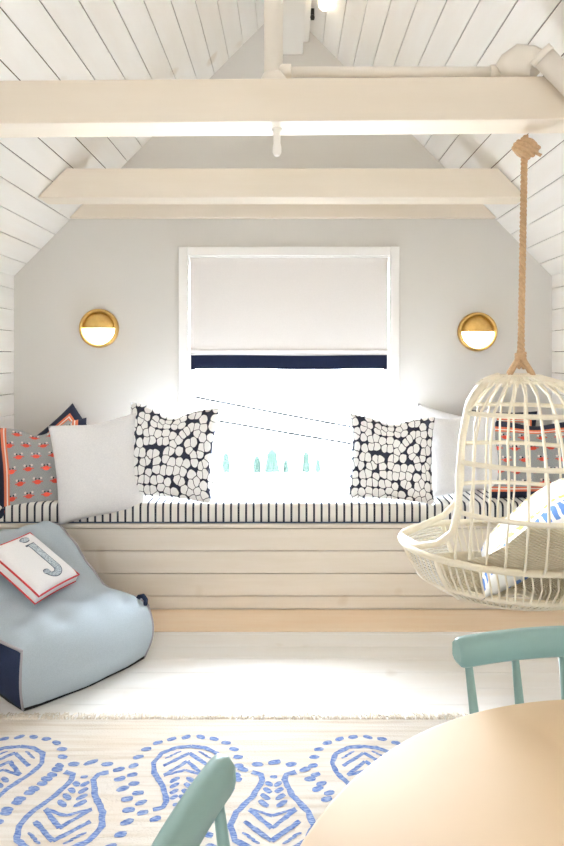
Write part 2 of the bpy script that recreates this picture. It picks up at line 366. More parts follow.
c.tube([(EX - 0.06, PY - 0.01, PZ - 0.008), (EX - 0.035, PY - 0.02, PZ + 0.005), (EX - 0.005, PY - 0.04, PZ + 0.016), (EX + 0.03, PY - 0.055, PZ + 0.008), (EX + 0.05, PY - 0.07, PZ - 0.008)], [0.03, 0.048, 0.056, 0.05, 0.045], 18); c.build('elbow', M['pipe'], sp)
c = MB(); a0 = Vector((EX + 0.035, PY - 0.12, PZ + 0.004)); dv = Vector((0.70, 0, -0.714)); c.tube([a0, a0 + dv * ((XR - 0.03 - a0.x) / dv.x)], 0.036, 18); c.tube([a0 + dv * -0.002, a0 + dv * 0.02], 0.0385, 18); c.build('slope_pipe', M['pipe'], sp)
nx = (277 - 289) * PY / F
c = MB(); c.lathe([(0, 1.953), (0.010, 1.955), (0.0155, 1.965), (0.015, 1.985), (0.012, 1.998), (0.0125, 2.04), (0.018, 2.043), (0.018, 2.0478), (0, 2.0478)], 16, Matrix.Translation((nx, PY, 0)))
tag(c.build('sprinkler_nozzle', M['ridge']), 'small white nozzle poking down under the nearest ceiling beam', 'nozzle')
gl = thing('globe_light', 'small lit globe lamp on the right ceiling slope at the ridge', 'lamp', (0.182, 3.03, 3.035))
c = MB(); c.sphere((0, 0, 0), 0.034, 10); c.build('globe', M['bulb'], gl)
c = MB(); c.lathe([(0, 0.03), (0.025, 0.03), (0.025, 0.05), (0, 0.05)], 16); c.build('lamp_base', M['trim'], gl)

# ------------------------------------------------------------------ window seat
wb = thing('window_seat', 'white shiplap window seat built wall to wall under the window', 'bench', (0, D1, 0))
c = MB(); boards(c, (XL + 0.002, 0, 0.005), (XR - XL - 0.004, 0, 0), (0, 0, 1), (0, 1, 0), 0.403, 0.1115, 0.0045, 0.016, 0.064); c.build('front_panel', [M['bench'], M['gap']], wb)
c = MB(); c.box((XL + 0.002, -0.012, 0.408), (XR - 0.002, D2 - D1 - 0.002, 0.4295)); c.build('seat_board', M['bench'], wb, 0.004)
c = MB()
CX0, CX1 = XL + 0.01, XR - 0.01; cz0, cz1, cd = 0.43, 0.529, D2 - D1 - 0.022
rr = 0.022; pf = []
for k in range(7): a = PI + PI / 2 * -k / 6; pf.append((rr + rr * math.cos(a), cz1 - rr + rr * math.sin(a)))
prof = [(0.006, cz0), (0.0, cz0 + 0.012)] + pf + [(0.15, cz1 + 0.004), (0.33, cz1 + 0.003), (cd, cz1 - 0.004), (cd, cz0)]
n = 60; rings = []
for i in range(n + 1):
    xx = CX0 + (CX1 - CX0) * i / n; rings.append([c.b.verts.new((xx, D1 - 0.008 + y, z)) for y, z in prof])
for A, B in zip(rings, rings[1:]):
    for j in range(len(prof)): j2 = (j + 1) % len(prof); c.face([A[j], B[j], B[j2], A[j2]], 0, smooth=True)
c.face(rings[0]); c.face(rings[-1][::-1])
cu = c.build('seat_cushion', M['stripe']); tag(cu, 'long striped cushion covering the top of the window seat', 'cushion')
c = MB(); c.tube([(CX0, D1 - 0.0125, cz0 + 0.006), (CX1, D1 - 0.0125, cz0 + 0.006)], 0.0035, 8); c.build('piping', M['ink'], cu)

# ------------------------------------------------------------------ pillows
def pillow_fn(w, h, t, seed=0, chop=0.0, pinch=0.07):
    r = random.Random(seed); ph = [r.uniform(0, 6.3) for _ in range(6)]
    def f(u, v, side):
        a, b = 2 * u - 1, 2 * v - 1
        x = a * (1 - pinch * (1 - b * b) * abs(a) ** 2) * w / 2
        z = b * (1 - pinch * (1 - a * a) * abs(b) ** 2) * h / 2
        if chop: z -= chop * max(0, b) ** 1.5 * math.exp(-(a / 0.38) ** 2)
        e = max(0.0, (1 - a ** 4) * (1 - b ** 4)) ** 0.62
        e *= 0.72 + 0.28 * math.cos(a * 1.3) * math.cos(b * 1.3)
        wr = 0.004 * math.sin(9 * a + ph[0] + 3 * b) * math.sin(5 * b + ph[1]) + 0.004 * math.sin(13 * (a - b) + ph[2]) * (a * a) * (b * b)
        return Vector((x + 0.004 * math.sin(4 * b + ph[3]) * (1 - a * a), side * (t / 2 * e + wr * e), z + 0.005 * math.sin(4 * a + ph[4]) * (1 - b * b)))
    return f
def pillow_mesh(name, f, mat, parent=None, n=30):
    c = MB()
    c.grid(lambda u, v: f(u, v, -1), n, n); c.grid(lambda u, v: f(u, v, 1), n, n)
    return c.build(name, mat, parent, 0, 0.0002)
def pillow(label, mat, w, h, t, loc, yaw=0.0, lean=15, roll=0.0, seed=0, chop=0.0, pinch=0.07, group=None, rest=True):
    f = pillow_fn(w, h, t, seed, chop, pinch)
    o = pillow_mesh('throw_pillow', f, mat); tag(o, label, 'pillow', group)
    o.matrix_world = Matrix.Translation(loc) @ Matrix.Rotation(math.radians(yaw), 4, 'Z') @ Matrix.Rotation(math.radians(-lean), 4, 'X') @ Matrix.Rotation(math.radians(roll), 4, 'Y')
    if rest:      # stands on the cushion, clear of the wall
        mw = o.matrix_world.copy(); vs_ = [mw @ v.co for v in o.data.vertices]
        dz = 0.524 - min(v.z for v in vs_); dy = min(0.0, D2 - 0.004 - max(v.y for v in vs_))
        o.matrix_world = Matrix.Translation((0, dy, dz)) @ mw
    return o
def at(px, py, d): return Vector(((px - 289) * d / F, d, HC - (py - 357) * d / F))
pillow('grey herringbone pillow with rows of red crabs, front left on the window seat', M['crab'], 0.46, 0.47, 0.12, at(43, 468, 3.07), 16, 14, -5, 1, 0.05, rest=False)
pillow('navy bordered crab pillow at far left, only its top corner showing behind others', M['crab_full'], 0.42, 0.42, 0.09, at(66, 456, 3.36), 0, 6, -40, 2, rest=False)
pillow('white ribbed pillow between the left crab pillow and left pebble pillow', M['white_cloth'], 0.43, 0.49, 0.11, at(98, 468, 2.985), 8, 10, -8, 3, 0.01, rest=False)
pillow('navy and white pebble print pillow left of the window', M['pebble'], 0.47, 0.48, 0.13, at(170, 459, 3.03), -5, 12, 3, 4, 0.05)
pillow('navy and white pebble print pillow right of the window', M['pebble'], 0.43, 0.435, 0.13, at(391, 466, 3.01), -6, 12, 2, 5, 0.03)
pillow('plain white pillow standing right of the right pebble pillow', M['white_cloth'], 0.45, 0.42, 0.13, at(462, 466, 3.11), 2, 13, -7, 6, 0.015)
pillow('white pillow tucked behind, its pointed corner above the right pebble pillow', M['white_plain'], 0.385, 0.385, 0.09, at(444, 456, 3.36), 0, 4, 14, 7)
pillow('grey crab print pillow seen through the hanging rattan chair', M['crab_tb'], 0.50, 0.41, 0.13, at(536, 467, 3.08), -6, 13, 0, 8, 0.02)
pillow('navy bordered crab pillow mostly hidden behind the plain white right pillow', M['crab_full'], 0.42, 0.42, 0.09, at(500, 455, 3.39), 0, 4, 2, 9)

# ------------------------------------------------------------------ roman shade
rs = thing('roman_shade', 'white roman shade with a navy hem band half down the window', 'shade', (0, D2, 0))
c = MB(); c.grid(lambda u, v: Vector((-0.574 + 1.148 * u, 0.006 + 0.004 * math.sin(u * 9) * (1 - v) + 0.002 * math.sin(u * 23 + 1), 1.288 + (WT - 0.012 - 1.288) * v)), 40, 12)
c.grid(lambda u, v: Vector((-0.574 + 1.148 * u, 0.012 + 0.004 * math.sin(u * 9) * (1 - v) + 0.002 * math.sin(u * 23 + 1), 1.288 + (WT - 0.012 - 1.288) * v)), 40, 12)
c.build('shade_panel', M['shade'], rs, 0, 0, False)
c = MB(); c.tube([(-0.574 + 1.148 * i / 20, 0.009 + 0.004 * math.sin(i / 20 * 9), 1.286) for i in range(21)], 0.011, 10); c.build('fold', M['shade'], rs)
c = MB(); c.box((-0.572, 0.022, 1.255), (0.572, 0.030, 1.33)); c.build('back_panel', M['shade'], rs)
c = MB(); c.grid(lambda u, v: Vector((-0.570 + 1.14 * u, 0.018 + 0.003 * math.sin(u * 7), 1.178 + 0.002 * math.sin(u * 8) + 0.082 * v)), 30, 2); c.grid(lambda u, v: Vector((-0.570 + 1.14 * u, 0.026 + 0.003 * math.sin(u * 7), 1.178 + 0.002 * math.sin(u * 8) + 0.082 * v)), 30, 2)
c.build('hem_band', M['navy'], rs, 0, 0, False)
c = MB(); c.box((-0.574, 0.016, WT - 0.04), (0.574, 0.040, WT - 0.010)); c.build('headrail', M['trim'], rs)

# ------------------------------------------------------------------ sconces
def sconce(px, py, label):
    p = at(px, py, D2); t = thing('wall_sconce', label, 'lamp', (p.x, D2 - 0.001, p.z), 0, 'brass wall sconces')
    R = 0.111; mx = Matrix.Rotation(PI / 2, 4, 'X')      # +z -> -y
    c = MB(); c.lathe([(0, 0), (R, 0), (R + 0.002, 0.012), (R, 0.032), (R - 0.006, 0.039), (R - 0.014, 0.038), (R - 0.018, 0.030), (R - 0.018, 0.012), (0, 0.012)], 48, mx); c.build('rim', M['brass'], t)
    def half(r, d0, d1, a0, a1, mat, name, par, n=28):
        c = MB()
        rows = []
        for k in range(7):
            q = k / 6; rad = r * math.cos(q * PI / 2 * 0.98); dep = d0 + (d1 - d0) * math.sin(q * PI / 2)
            rows.append([c.b.verts.new((rad * math.cos(a0 + (a1 - a0) * i / n), -dep, rad * math.sin(a0 + (a1 - a0) * i / n))) for i in range(n + 1)])
        for A, B in zip(rows, rows[1:]):
            for i in range(n): c.face([A[i], A[i + 1], B[i + 1], B[i]], smooth=True)
        c.face([w[0] for w in rows] + [w[n] for w in rows[::-1]])
        return c.build(name, mat, par)
    half(R - 0.019, 0.014, 0.040, 0.02, PI - 0.02, M['brass'], 'hood', t)
    half(R - 0.019, 0.014, 0.032, -PI + 0.01, -0.01, M['lamp'], 'diffuser', t)
    return t
sconce(100, 328.5, 'round brass sconce with lit lower half, left of the window')
sconce(476.5, 332, 'round brass sconce with lit lower half, right of the window')

# ------------------------------------------------------------------ rope and hanging chair
RX, RY = 0.832, 2.155
rp = thing('hanging_rope', 'twisted jute rope knotted under the nearest beam, holding the rattan chair', 'rope', (RX, RY, 1.19))
TOPZ, BOTZ = 2.03 - 1.19, 0.02
for k in range(3):
    c = MB(); pts = []
    for i in range(241):
        q = i / 240; z = TOPZ + (BOTZ - TOPZ) * q; a = q * 2 * PI * 17 + k * 2 * PI / 3; rad = 0.0062 + 0.004 * max(0, (q - 0.85)) / 0.15
        pts.append((0.014 * (1 - q) + rad * math.cos(a), rad * math.sin(a), z))
    c.tube(pts, 0.0062, 6); c.build('strand', M['rope'], rp)
c = MB(); kc = Vector((0.016, -0.006, 0.808))
for ax, (nl, rd) in enumerate(((4, 0.040), (3, 0.034), (4, 0.028))):
    for l in range(nl):
        off = (l - (nl - 1) / 2) * 0.0165; rr = math.sqrt(max(0.0004, rd * rd - off * off * 0.7)); pts = []
        for i in range(28):
            a = 2 * PI * i / 28; w_ = 0.002 * math.sin(3 * a + l)
            p = (rr * math.cos(a), rr * math.sin(a), off + w_)
            p = Vector(p) if ax == 0 else Vector((p[0], p[2], p[1])) if ax == 1 else Vector((p[2], p[0], p[1]))
            p = Matrix.Rotation(0.5 + 0.4 * ax, 3, 'X') @ Matrix.Rotation(0.6, 3, 'Y') @ p
            pts.append(kc + Vector((p.x * 1.0, p.y * 0.8, p.z * 0.78)))
        c.tube(pts, 0.0085, 7, True)
c.sphere(tuple(kc), 0.024, 8); c.tube([kc, kc + Vector((0, 0, 0.045))], 0.010, 8); c.tube([kc + Vector((0.02, -0.02, -0.02)), kc + Vector((0.045, -0.025, -0.035))], 0.006, 6)
c.build('knot', M['rope'], rp)
c = MB()
for k in range(4):
    a = k * PI / 2 + 0.5; c.tube([(0, 0, 0.09), (0.018 * math.cos(a), 0.018 * math.sin(a), 0.045), (0.05 * math.cos(a), 0.05 * math.sin(a), 0.004), (0.062 * math.cos(a), 0.062 * math.sin(a), -0.022)], 0.0095, 7)
c.tube([(0.016 * math.cos(i * 0.7), 0.016 * math.sin(i * 0.7), 0.045 + 0.0011 * i) for i in range(28)], 0.006, 6)
c.build('splice', M['rope'], rp)

hc = thing('hanging_chair', 'cream rattan hanging egg chair facing left on a jute rope', 'chair', (RX - 0.004, RY, 0.37), math.radians(-17))
Z0 = 0.37
def lerp_tab(tab, z):
    if z >= tab[0][0]: return tab[0][1:]
    for A, B in zip(tab, tab[1:]):
        if A[0] >= z >= B[0]:
            f = (A[0] - z) / (A[0] - B[0]); f = f
            return tuple(a + (b - a) * f for a, b in zip(A[1:], B[1:]))
    return tab[-1][1:]
# z, front x, back x, half width, open angle limit (deg)
TAB = [(1.188, -0.03, 0.03, 0.03, 178), (1.181, -0.075, 0.075, 0.075, 160), (1.163, -0.13, 0.14, 0.14, 150), (1.125, -0.19, 0.215, 0.21, 142), (1.07, -0.25, 0.27, 0.26, 136),
       (0.98, -0.285, 0.31, 0.295, 134), (0.86, -0.305, 0.335, 0.315, 133), (0.74, -0.305, 0.345, 0.32, 134), (0.66, -0.315, 0.345, 0.32, 137), (0.61, -0.34, 0.34, 0.315, 144), (0.582, -0.39, 0.335, 0.30, 152), (0.572, -0.42, 0.33, 0.29, 178),
       (0.52, -0.40, 0.325, 0.285, 180), (0.465, -0.365, 0.29, 0.25, 180), (0.42, -0.305, 0.22, 0.19, 180), (0.39, -0.21, 0.13, 0.11, 180), (0.378, -0.03, 0.03, 0.03, 180)]
def shell(z, th, k=1.0):
    f, b, w, _ = lerp_tab(TAB, z); cx, a = (f + b) / 2, (b - f) / 2
    return Vector((cx + a * k * math.cos(th), w * k * math.sin(th), z - Z0))
def bshell(z, th):
    f, b, w, _ = lerp_tab(TAB, z); f = max(f, -0.315); cx, a = (f + b) / 2, (b - f) / 2
    return Vector((cx + a * math.cos(th), w * math.sin(th), z - Z0))
def lim(z): return math.radians(lerp_tab(TAB, z)[3])
zback = [1.188, 1.185, 1.181, 1.172, 1.163, 1.142, 1.125, 1.098, 1.07, 1.025, 0.98, 0.92, 0.86, 0.80, 0.74, 0.70, 0.66, 0.635, 0.61, 0.595, 0.582, 0.572]
zbowl = [0.572, 0.545, 0.52, 0.49, 0.465, 0.442, 0.42, 0.405, 0.39, 0.38]
c = MB()
for i in range(27):
    a = -1 + 2 * i / 26
    c.tube([bshell(z, a * min(lim(z), math.radians(134))) for z in zback[2:]] , 0.0045, 6)
c.build('back_ribs', M['rattan'], hc)
c = MB()
for i in range(88):
    a = 2 * PI * i / 88 + 0.02
    c.tube([shell(z, a) for z in zbowl], 0.0035, 5)
c.build('basket_ribs', M['rattan'], hc)
for z, r in ((1.06, 0.0085), (0.90, 0.0085), (0.735, 0.0085)):
    c = MB(); L = lim(z); c.tube([shell(z, -L + 2 * L * i / 40) for i in range(41)], r, 8); c.build('hoop', M['rattan'], hc)
for z, r in ((0.572, 0.012), (0.46, 0.009), (0.395, 0.008)):
    c = MB(); c.tube([shell(z, 2 * PI * i / 60) for i in range(60)], r, 8, True); c.build('hoop', M['rattan'], hc)
c = MB()
for s in (1, -1): c.tube([shell(z, s * lim(z)) for z in zback[2:]], 0.0125, 10)
for s in (1, -1): c.tube([shell(z, PI + s * 0.9, 1.01) for z in zbowl[:7]], 0.009, 8)
c.build('front_rim', M['rattan'], hc)
c = MB()
for i in range(40):
    a = 2 * PI * i / 40; c.tube([shell(z, a) for z in (1.188, 1.185, 1.181, 1.172, 1.163, 1.15)], 0.004, 5)
for z in (1.181, 1.163): c.tube([shell(z, 2 * PI * i / 40) for i in range(40)], 0.006, 6, True)
c.lathe([(0, 0.82), (0.075, 0.812), (0.075, 0.803), (0, 0.80)], 20)
c.build('crown', M['rattan'], hc)
c = MB()
zseat = [0.725, 0.69, 0.65, 0.615, 0.585, 0.56]
def seat(u, v):
    q = v * (len(zseat) - 1); i = min(int(q), len(zseat) - 2); z = zseat[i] + (zseat[i + 1] - zseat[i]) * (q - i)
    L = math.radians(92 + 32 * v); L2 = math.radians(45 + 70 * v); return shell(z, -L + (L + L2) * u, 0.955)
c.grid(seat, 60, 20); c.grid(lambda u, v: shell(0.465 - 0.08 * v, 2 * PI * u, 0.95), 60, 8); o = c.build('woven_seat', M['weave'], hc); sd = o.modifiers.new('Solidify', 'SOLIDIFY'); sd.thickness = 0.006
# lip weave over the flared front
c = MB()
for j in range(18):
    z = 0.565 - j * 0.0095
    c.tube([shell(z, PI - 0.85 + 1.7 * i / 16, 0.99) for i in range(17)], 0.0042, 5)
c.build('lip_weave', M['white_cane'], hc)
f = pillow_fn(0.50, 0.50, 0.15, 11, 0.0)
pc = pillow_mesh('throw_pillow', f, M['floral']); tag(pc, 'white pillow with blue and yellow print sitting in the hanging rattan chair', 'pillow')
pc.matrix_world = Matrix.Translation((RX, RY, 0)) @ Matrix.Rotation(math.radians(-17), 4, 'Z') @ Matrix.Translation((0.045, 0, 0.63)) @ Matrix.Rotation(math.radians(-90), 4, 'Z') @ Matrix.Rotation(math.radians(-46), 4, 'X')

# ------------------------------------------------------------------ bean bag
fx, fy = 0.74, -0.672; FC = Vector((-0.73, 2.265, 0))
bag = thing('bean_bag_chair', 'pale blue bean bag chair with navy sides on the floor at left', 'chair', FC, math.atan2(fy, fx))   # local +x = front
BW, BD = 0.58, 0.76
def prof_z(q):       # height of the seat along the depth q
    tab = [(0, 0.232), (0.06, 0.240), (0.16, 0.238), (0.26, 0.228), (0.35, 0.245), (0.45, 0.32), (0.55, 0.42), (0.63, 0.478), (0.70, 0.485), (0.76, 0.45)]
    for A, B in zip(tab, tab[1:]):
        if A[0] <= q <= B[0]: t = (q - A[0]) / (B[0] - A[0]); t = t * t * (3 - 2 * t) * 0.5 + t * 0.5; return A[1] + (B[1] - A[1]) * t
    return tab[-1][1]
def foot(a, b, k=1.0):    # square -> rounded footprint, a: -1 front..1 back, b: -1 near side .. 1 far side
    r = 0.18; p = Vector((a, b)); m_ = max(abs(a), abs(b))
    if m_ > 1e-6:
        l = p.length; p = p * (1 - 0.10 * ((l / m_ - 1) / 0.4142) * m_ ** 2)
    bulge = 0.04 * m_ ** 2
    tp = 1 - (0.46 * max(0.0, (p.x + 0.6) / 1.6) if b > 0 else 0.0)
    return (-BD / 2 - p.x * (BD / 2 + bulge * 0) * k, p.y * BW / 2 * k * tp)
def wrk(a, b): return 0.008 * math.sin(7 * a + 2 * b) * math.sin(5 * b + 1) + 0.006 * math.sin(15 * a - 6 * b) + 0.006 * math.sin(5 * a + 13 * b + 2 * math.sin(4 * a))
def top(u, v):
    a, b = 2 * u - 1, 2 * v - 1; x, y = foot(a, b); q = -x
    m_ = max(abs(a), abs(b)); z = prof_z(max(0, min(BD, q))) + 0.028 * (1 - abs(b) ** 3) * (1 - abs(a) ** 4) * (1 if a < 0 else 0.4) + wrk(a, b) * (1 - m_ ** 6)
    if a > 0: z -= 0.03 * (1 - b * b) * math.sin(min(1, a) * PI)     # hollow of the back
    return Vector((x, y, z - 0.02 * max(0, m_ - 0.9) / 0.1))
def side(e0, e1):
    def f(u, v):
        a = e0[0] + (e1[0] - e0[0]) * u; b = e0[1] + (e1[1] - e0[1]) * u
        t = top((a + 1) / 2, (b + 1) / 2); cx = -BD / 2
        k = 1 + 0.10 * math.sin(PI * min(1, v * 1.0)) - 0.07 * (1 - v) ** 2 + 0.006 * math.sin(u * 17 + v * 5) * (1 - v)
        k = 1 + (k - 1) * (0.35 + 0.65 * math.sin(PI * (0.1 + 0.8 * u)))
        return Vector((cx + (t.x - cx) * k, t.y * k, 0.006 + (t.z - 0.006) * v))
    return f
c = MB(); c.grid(top, 40, 40); c.grid(side((-1, -1), (-1, 1)), 40, 16); c.grid(side((1, 1), (1, -1)), 40, 16); bmesh.ops.remove_doubles(c.b, verts=c.b.verts, dist=0.0008)
for _ in range(5): bmesh.ops.smooth_vert(c.b, verts=[v for v in c.b.verts if not v.is_boundary], factor=0.5, use_axis_x=True, use_axis_y=True, use_axis_z=True)
o = c.build('body', M['denim'], bag)
for e0, e1 in (((-1, -1), (1, -1)), ((1, 1), (-1, 1))):
    c = MB(); c.grid(side(e0, e1), 40, 16); c.build('side_panel', M['denim_side'], bag)
for b in (-1, 1):
    c = MB(); c.tube([top(i / 40, (b + 1) / 2) + Vector((0, 0, 0.002)) for i in range(41)], 0.0055, 6); g = side((-1, -1), (-1, 1)); u = 0 if b < 0 else 1
    c.tube([g(u, i / 16) for i in range(17)], 0.0045, 6); c.build('piping', M['piping'], bag)
hx_ = top(0.03, 0.985); c = MB(); c.tube([hx_ + Vector((-0.05, -0.01, -0.004)), hx_ + Vector((-0.042, 0, 0.018)), hx_ + Vector((-0.02, 0.004, 0.026)), hx_ + Vector((0.0, 0.004, 0.015)), hx_ + Vector((0.004, 0, -0.006))], 0.010, 8); c.build('handle', M['denim_side'], bag)
c = MB(); g0 = [side((-1, -1), (-1, 1)), side((-1, 1), (1, 1)), side((1, 1), (1, -1)), side((1, -1), (-1, -1))]; lo = []; hi = []
ring = [g(i / 12, 0) for g in g0 for i in range(12)]
va = [c.b.verts.new((p.x * 1.0, p.y * 1.0, 0.001)) for p in ring]; vb = [c.b.verts.new((p.x + (p.x + BD / 2) * 0.012, p.y * 1.012, 0.014)) for p in ring]
c.face(va); c.face(vb)
for i in range(len(va)): j = (i + 1) % len(va); c.face([va[i], va[j], vb[j], vb[i]])
c.build('base', M['base_cloth'], bag)

# letter pillow on the bean bag
jp_w, jp_h, jp_t = 0.245, 0.30, 0.08
jb = thing('letter_pillow', 'white pillow with red piping and a letter j on the bean bag', 'pillow')
P = [Vector((-0.985, 2.32, 0.300)), Vector((-0.918, 2.53, 0.301)), Vector((-1.15, 2.68, 0.464))]   # bottom left, bottom right, top right of the face
ux = (P[1] - P[0]).normalized(); uz = (P[2] - P[1]); uz = (uz - ux * uz.dot(ux)).normalized(); nn = ux.cross(uz)
cen = (P[0] + P[2]) / 2 - nn * 0.0
if nn.y > 0: nn = -nn
R3 = Matrix((ux, -nn, uz)).transposed().to_4x4()
jb.matrix_world = Matrix.Translation(cen - nn * (jp_t * 0.5 - 0.035)) @ R3
def jf(u, v, s):
    a, b = 2 * u - 1, 2 * v - 1; e = max(0, (1 - a ** 6) * (1 - b ** 6)) ** 0.5
    return Vector((a * jp_w / 2 * (1 - 0.03 * (1 - b * b)), s * (0.018 + (jp_t / 2 - 0.018) * e), b * jp_h / 2 * (1 - 0.03 * (1 - a * a))))
c = MB(); n = 20
c.grid(lambda u, v: jf(u, v, -1), n, n); c.grid(lambda u, v: jf(u, v, 1), n, n)
edge = [(i / n, 0) for i in range(n)] + [(1, i / n) for i in range(n)] + [(1 - i / n, 1) for i in range(n)] + [(0, 1 - i / n) for i in range(n)]
E0 = [jf(u, v, -1) for u, v in edge]; E1 = [jf(u, v, 1) for u, v in edge]
for i in range(len(edge)):
    j = (i + 1) % len(edge); c.face([c.b.verts.new(q) for q in (E0[i], E0[j], E1[j], E1[i])], smooth=True)
c.build('cover', M['white_plain'], jb, 0, 0.0003)
for E in (E0, E1):
    c = MB(); c.tube(E, 0.0038, 6, True); c.build('piping', M['red'], jb)
c = MB()
def stroke(pts, widths, mi, lift):
    L = []; Rr = []
    for i, p in enumerate(pts):
        a = Vector(pts[max(0, i - 1)]); b = Vector(pts[min(len(pts) - 1, i + 1)]); t = (b - a).normalized(); nrm = Vector((-t.y, t.x)) * widths[i] / 2
        for arr, q in ((L, Vector(p) + nrm), (Rr, Vector(p) - nrm)):
            s_ = jf(q.x / jp_w + 0.5, q.y / jp_h + 0.5, -1); arr.append(c.b.verts.new((s_.x, s_.y - lift, s_.z)))
    for i in range(len(pts) - 1): c.face([L[i], L[i + 1], Rr[i + 1], Rr[i]], mi)
stem = [(0.045, 0.078 - 0.0125 * i) for i in range(13)] + [(0.045 - 0.034 * (1 - math.cos(a)), -0.072 - 0.036 * math.sin(a)) for a in [PI * k / 14 for k in range(1, 13)]]
wd = [0.032] * 13 + [0.032 - 0.0016 * k for k in range(12)]
stroke(stem, [w + 0.007 for w in wd], 0, 0.0012); stroke(stem, wd, 1, 0.0020)
bar = [(0.012 + 0.0075 * i, 0.078) for i in range(8)]; stroke(bar, [0.010] * 8, 0, 0.0016)
dot = [(0.040 + 0.024 * math.cos(PI - PI * k / 10), 0.110 + 0.003 * math.sin(PI * k / 10)) for k in range(11)]
stroke(dot, [0.008 + 0.026 * math.sin(PI * k / 10) for k in range(11)], 0, 0.0012); stroke(dot, [0.002 + 0.022 * math.sin(PI * k / 10) for k in range(11)], 1, 0.0020)
ball = [(-0.018 + 0.017 * math.cos(PI - PI * k / 8), -0.080) for k in range(9)]; stroke(ball, [0.004 + 0.026 * math.sin(PI * k / 8) for k in range(9)], 0, 0.0014); stroke(ball, [0.001 + 0.018 * math.sin(PI * k / 8) for k in range(9)], 1, 0.0022)
c.build('letter', [M['ink'], M['inkfill']], jb, 0, 0, False)

# ------------------------------------------------------------------ rug
RZ = 0.009
c = MB(); RX0, RX1, RY0, RY1 = -1.35, 1.30, -1.2, 2.055
c.box((RX0, RY0, 0.001), (RX1, RY1, RZ), 0)
rgn = random.Random(3); SC = 1.0
def rstroke(pts, w, base, ang, mirror=False):
    """woven stroke, 0.6 mm proud of the ground weave"""
    P2 = [Vector(p) for p in pts]; fine = []; zz_ = RZ + rgn.uniform(0.0005, 0.0011)
    for a, b in zip(P2, P2[1:]):
        k = max(1, int((b - a).length / 0.012)); fine += [a + (b - a) * i / k for i in range(k)]
    fine.append(P2[-1]); L = []; Rr = []
    for i, p in enumerate(fine):
        t = (fine[min(i + 1, len(fine) - 1)] - fine[max(i - 1, 0)]).normalized(); nrm = Vector((-t.y, t.x))
        for arr, s_ in ((L, 1), (Rr, -1)):
            q = p + nrm * s_ * (w / 2 + rgn.uniform(-0.0018, 0.0018)); q = Vector((q.x * math.cos(ang) - q.y * math.sin(ang), q.x * math.sin(ang) + q.y * math.cos(ang)))
            arr.append(Vector((base[0] + q.x * SC, base[1] + q.y * SC, zz_)))
    for i in range(len(fine) - 1):
        c.face([c.b.verts.new(v) for v in (L[i], L[i + 1], Rr[i + 1], Rr[i])], 1)
def rdash(p, l, w, tilt, base, ang):
    t = Vector((math.cos(tilt), math.sin(tilt))); nrm = Vector((-t.y, t.x)); p = Vector(p); poly = []; zz_ = RZ + rgn.uniform(0.0005, 0.0011)
    for k in range(10):
        a = 2 * PI * k / 10; q = p + t * math.cos(a) * l / 2 * rgn.uniform(0.88, 1.1) + nrm * math.copysign(abs(math.sin(a)) ** 0.7, math.sin(a)) * w / 2 * rgn.uniform(0.85, 1.1)
        q = Vector((q.x * math.cos(ang) - q.y * math.sin(ang), q.x * math.sin(ang) + q.y * math.cos(ang)))
        poly.append(c.b.verts.new((base[0] + q.x * SC, base[1] + q.y * SC, zz_)))
    c.face(poly, 1)
def medallion(bx, by, ang, k_=1.0):
    B = (bx, by); global SC; SC = k_
    right = [(0.062, 0.150), (0.036, 0.140), (0.030, 0.118), (0.052, 0.06), (0.092, 0.0), (0.104, -0.045), (0.088, -0.090), (0.045, -0.118), (0.0, -0.124)]
    for s_ in (1, -1): rstroke([(p[0] * s_, p[1]) for p in right], 0.0165, B, ang)
    for k, (wv, yv) in enumerate(((0.060, -0.012), (0.070, -0.052))):
        [rstroke([(s_ * wv, yv + 0.022), (0, yv - 0.040)], 0.013, B, ang) for s_ in (1, -1)]
    [rstroke([(s_ * 0.06, 0.012), (0.0, -0.012)], 0.010, B, ang) for s_ in (1, -1)]
    for k in range(4):
        y = 0.03 + 0.024 * k; xx = 0.024 - 0.004 * k
        for s_ in (1, -1): rdash((s_ * xx, y), 0.036 - 0.003 * k, 0.017, s_ * 0.7, B, ang)
    rdash((0, 0.13), 0.022, 0.014, 0, B, ang)
    for s_ in (1, -1):
        for k in range(3): rdash((s_ * (0.062 - 0.012 * k), -0.072 - 0.011 * k), 0.026, 0.008, s_ * 0.5, B, ang)
    outer = [(0.0, 0.190), (0.048, 0.182), (0.088, 0.160), (0.102, 0.122), (0.120, 0.084), (0.142, 0.046), (0.157, 0.008), (0.163, -0.032), (0.158, -0.072), (0.142, -0.110), (0.112, -0.142), (0.070, -0.162), (0.024, -0.172)]
    for i, p in enumerate(outer):
        for s_ in ((1, -1) if i else (1,)): rdash((p[0] * s_, p[1]), 0.042 if i == 0 else 0.034, 0.0205, s_ * rgn.uniform(0.05, 0.5), B, ang)
for i in range(-2, 5):
    medallion(-0.312 + 0.545 * i, 1.79, PI, 0.98)
    medallion(-0.045 + 0.56 * i - 0.0, 1.635, 0.0, 1.06) if -2 < i < 4 else None
    for r in (1, 2, 3):
        if -2 < i < 3: medallion(-0.312 + 0.545 * i, 1.79 - 0.66 * r, PI, 0.98); medallion(-0.045 + 0.56 * i, 1.635 - 0.66 * r, 0.0, 1.06)
bm_ = c.b
for v in [v for v in bm_.verts]:
    pass
bmesh.ops.delete(bm_, geom=[f for f in bm_.faces if f.material_index == 1 and any(not (RX0 < v.co.x < RX1 and RY0 < v.co.y < RY1) for v in f.verts)], context='FACES')
rug = c.build('rug', [M['rug'], M['rugblue']], None, 0, 0, True)
for p in rug.data.polygons:
    pass
tag(rug, 'ivory flatweave rug with blue paisley medallions under the round table', 'rug')
c = MB(); r2 = random.Random(5)
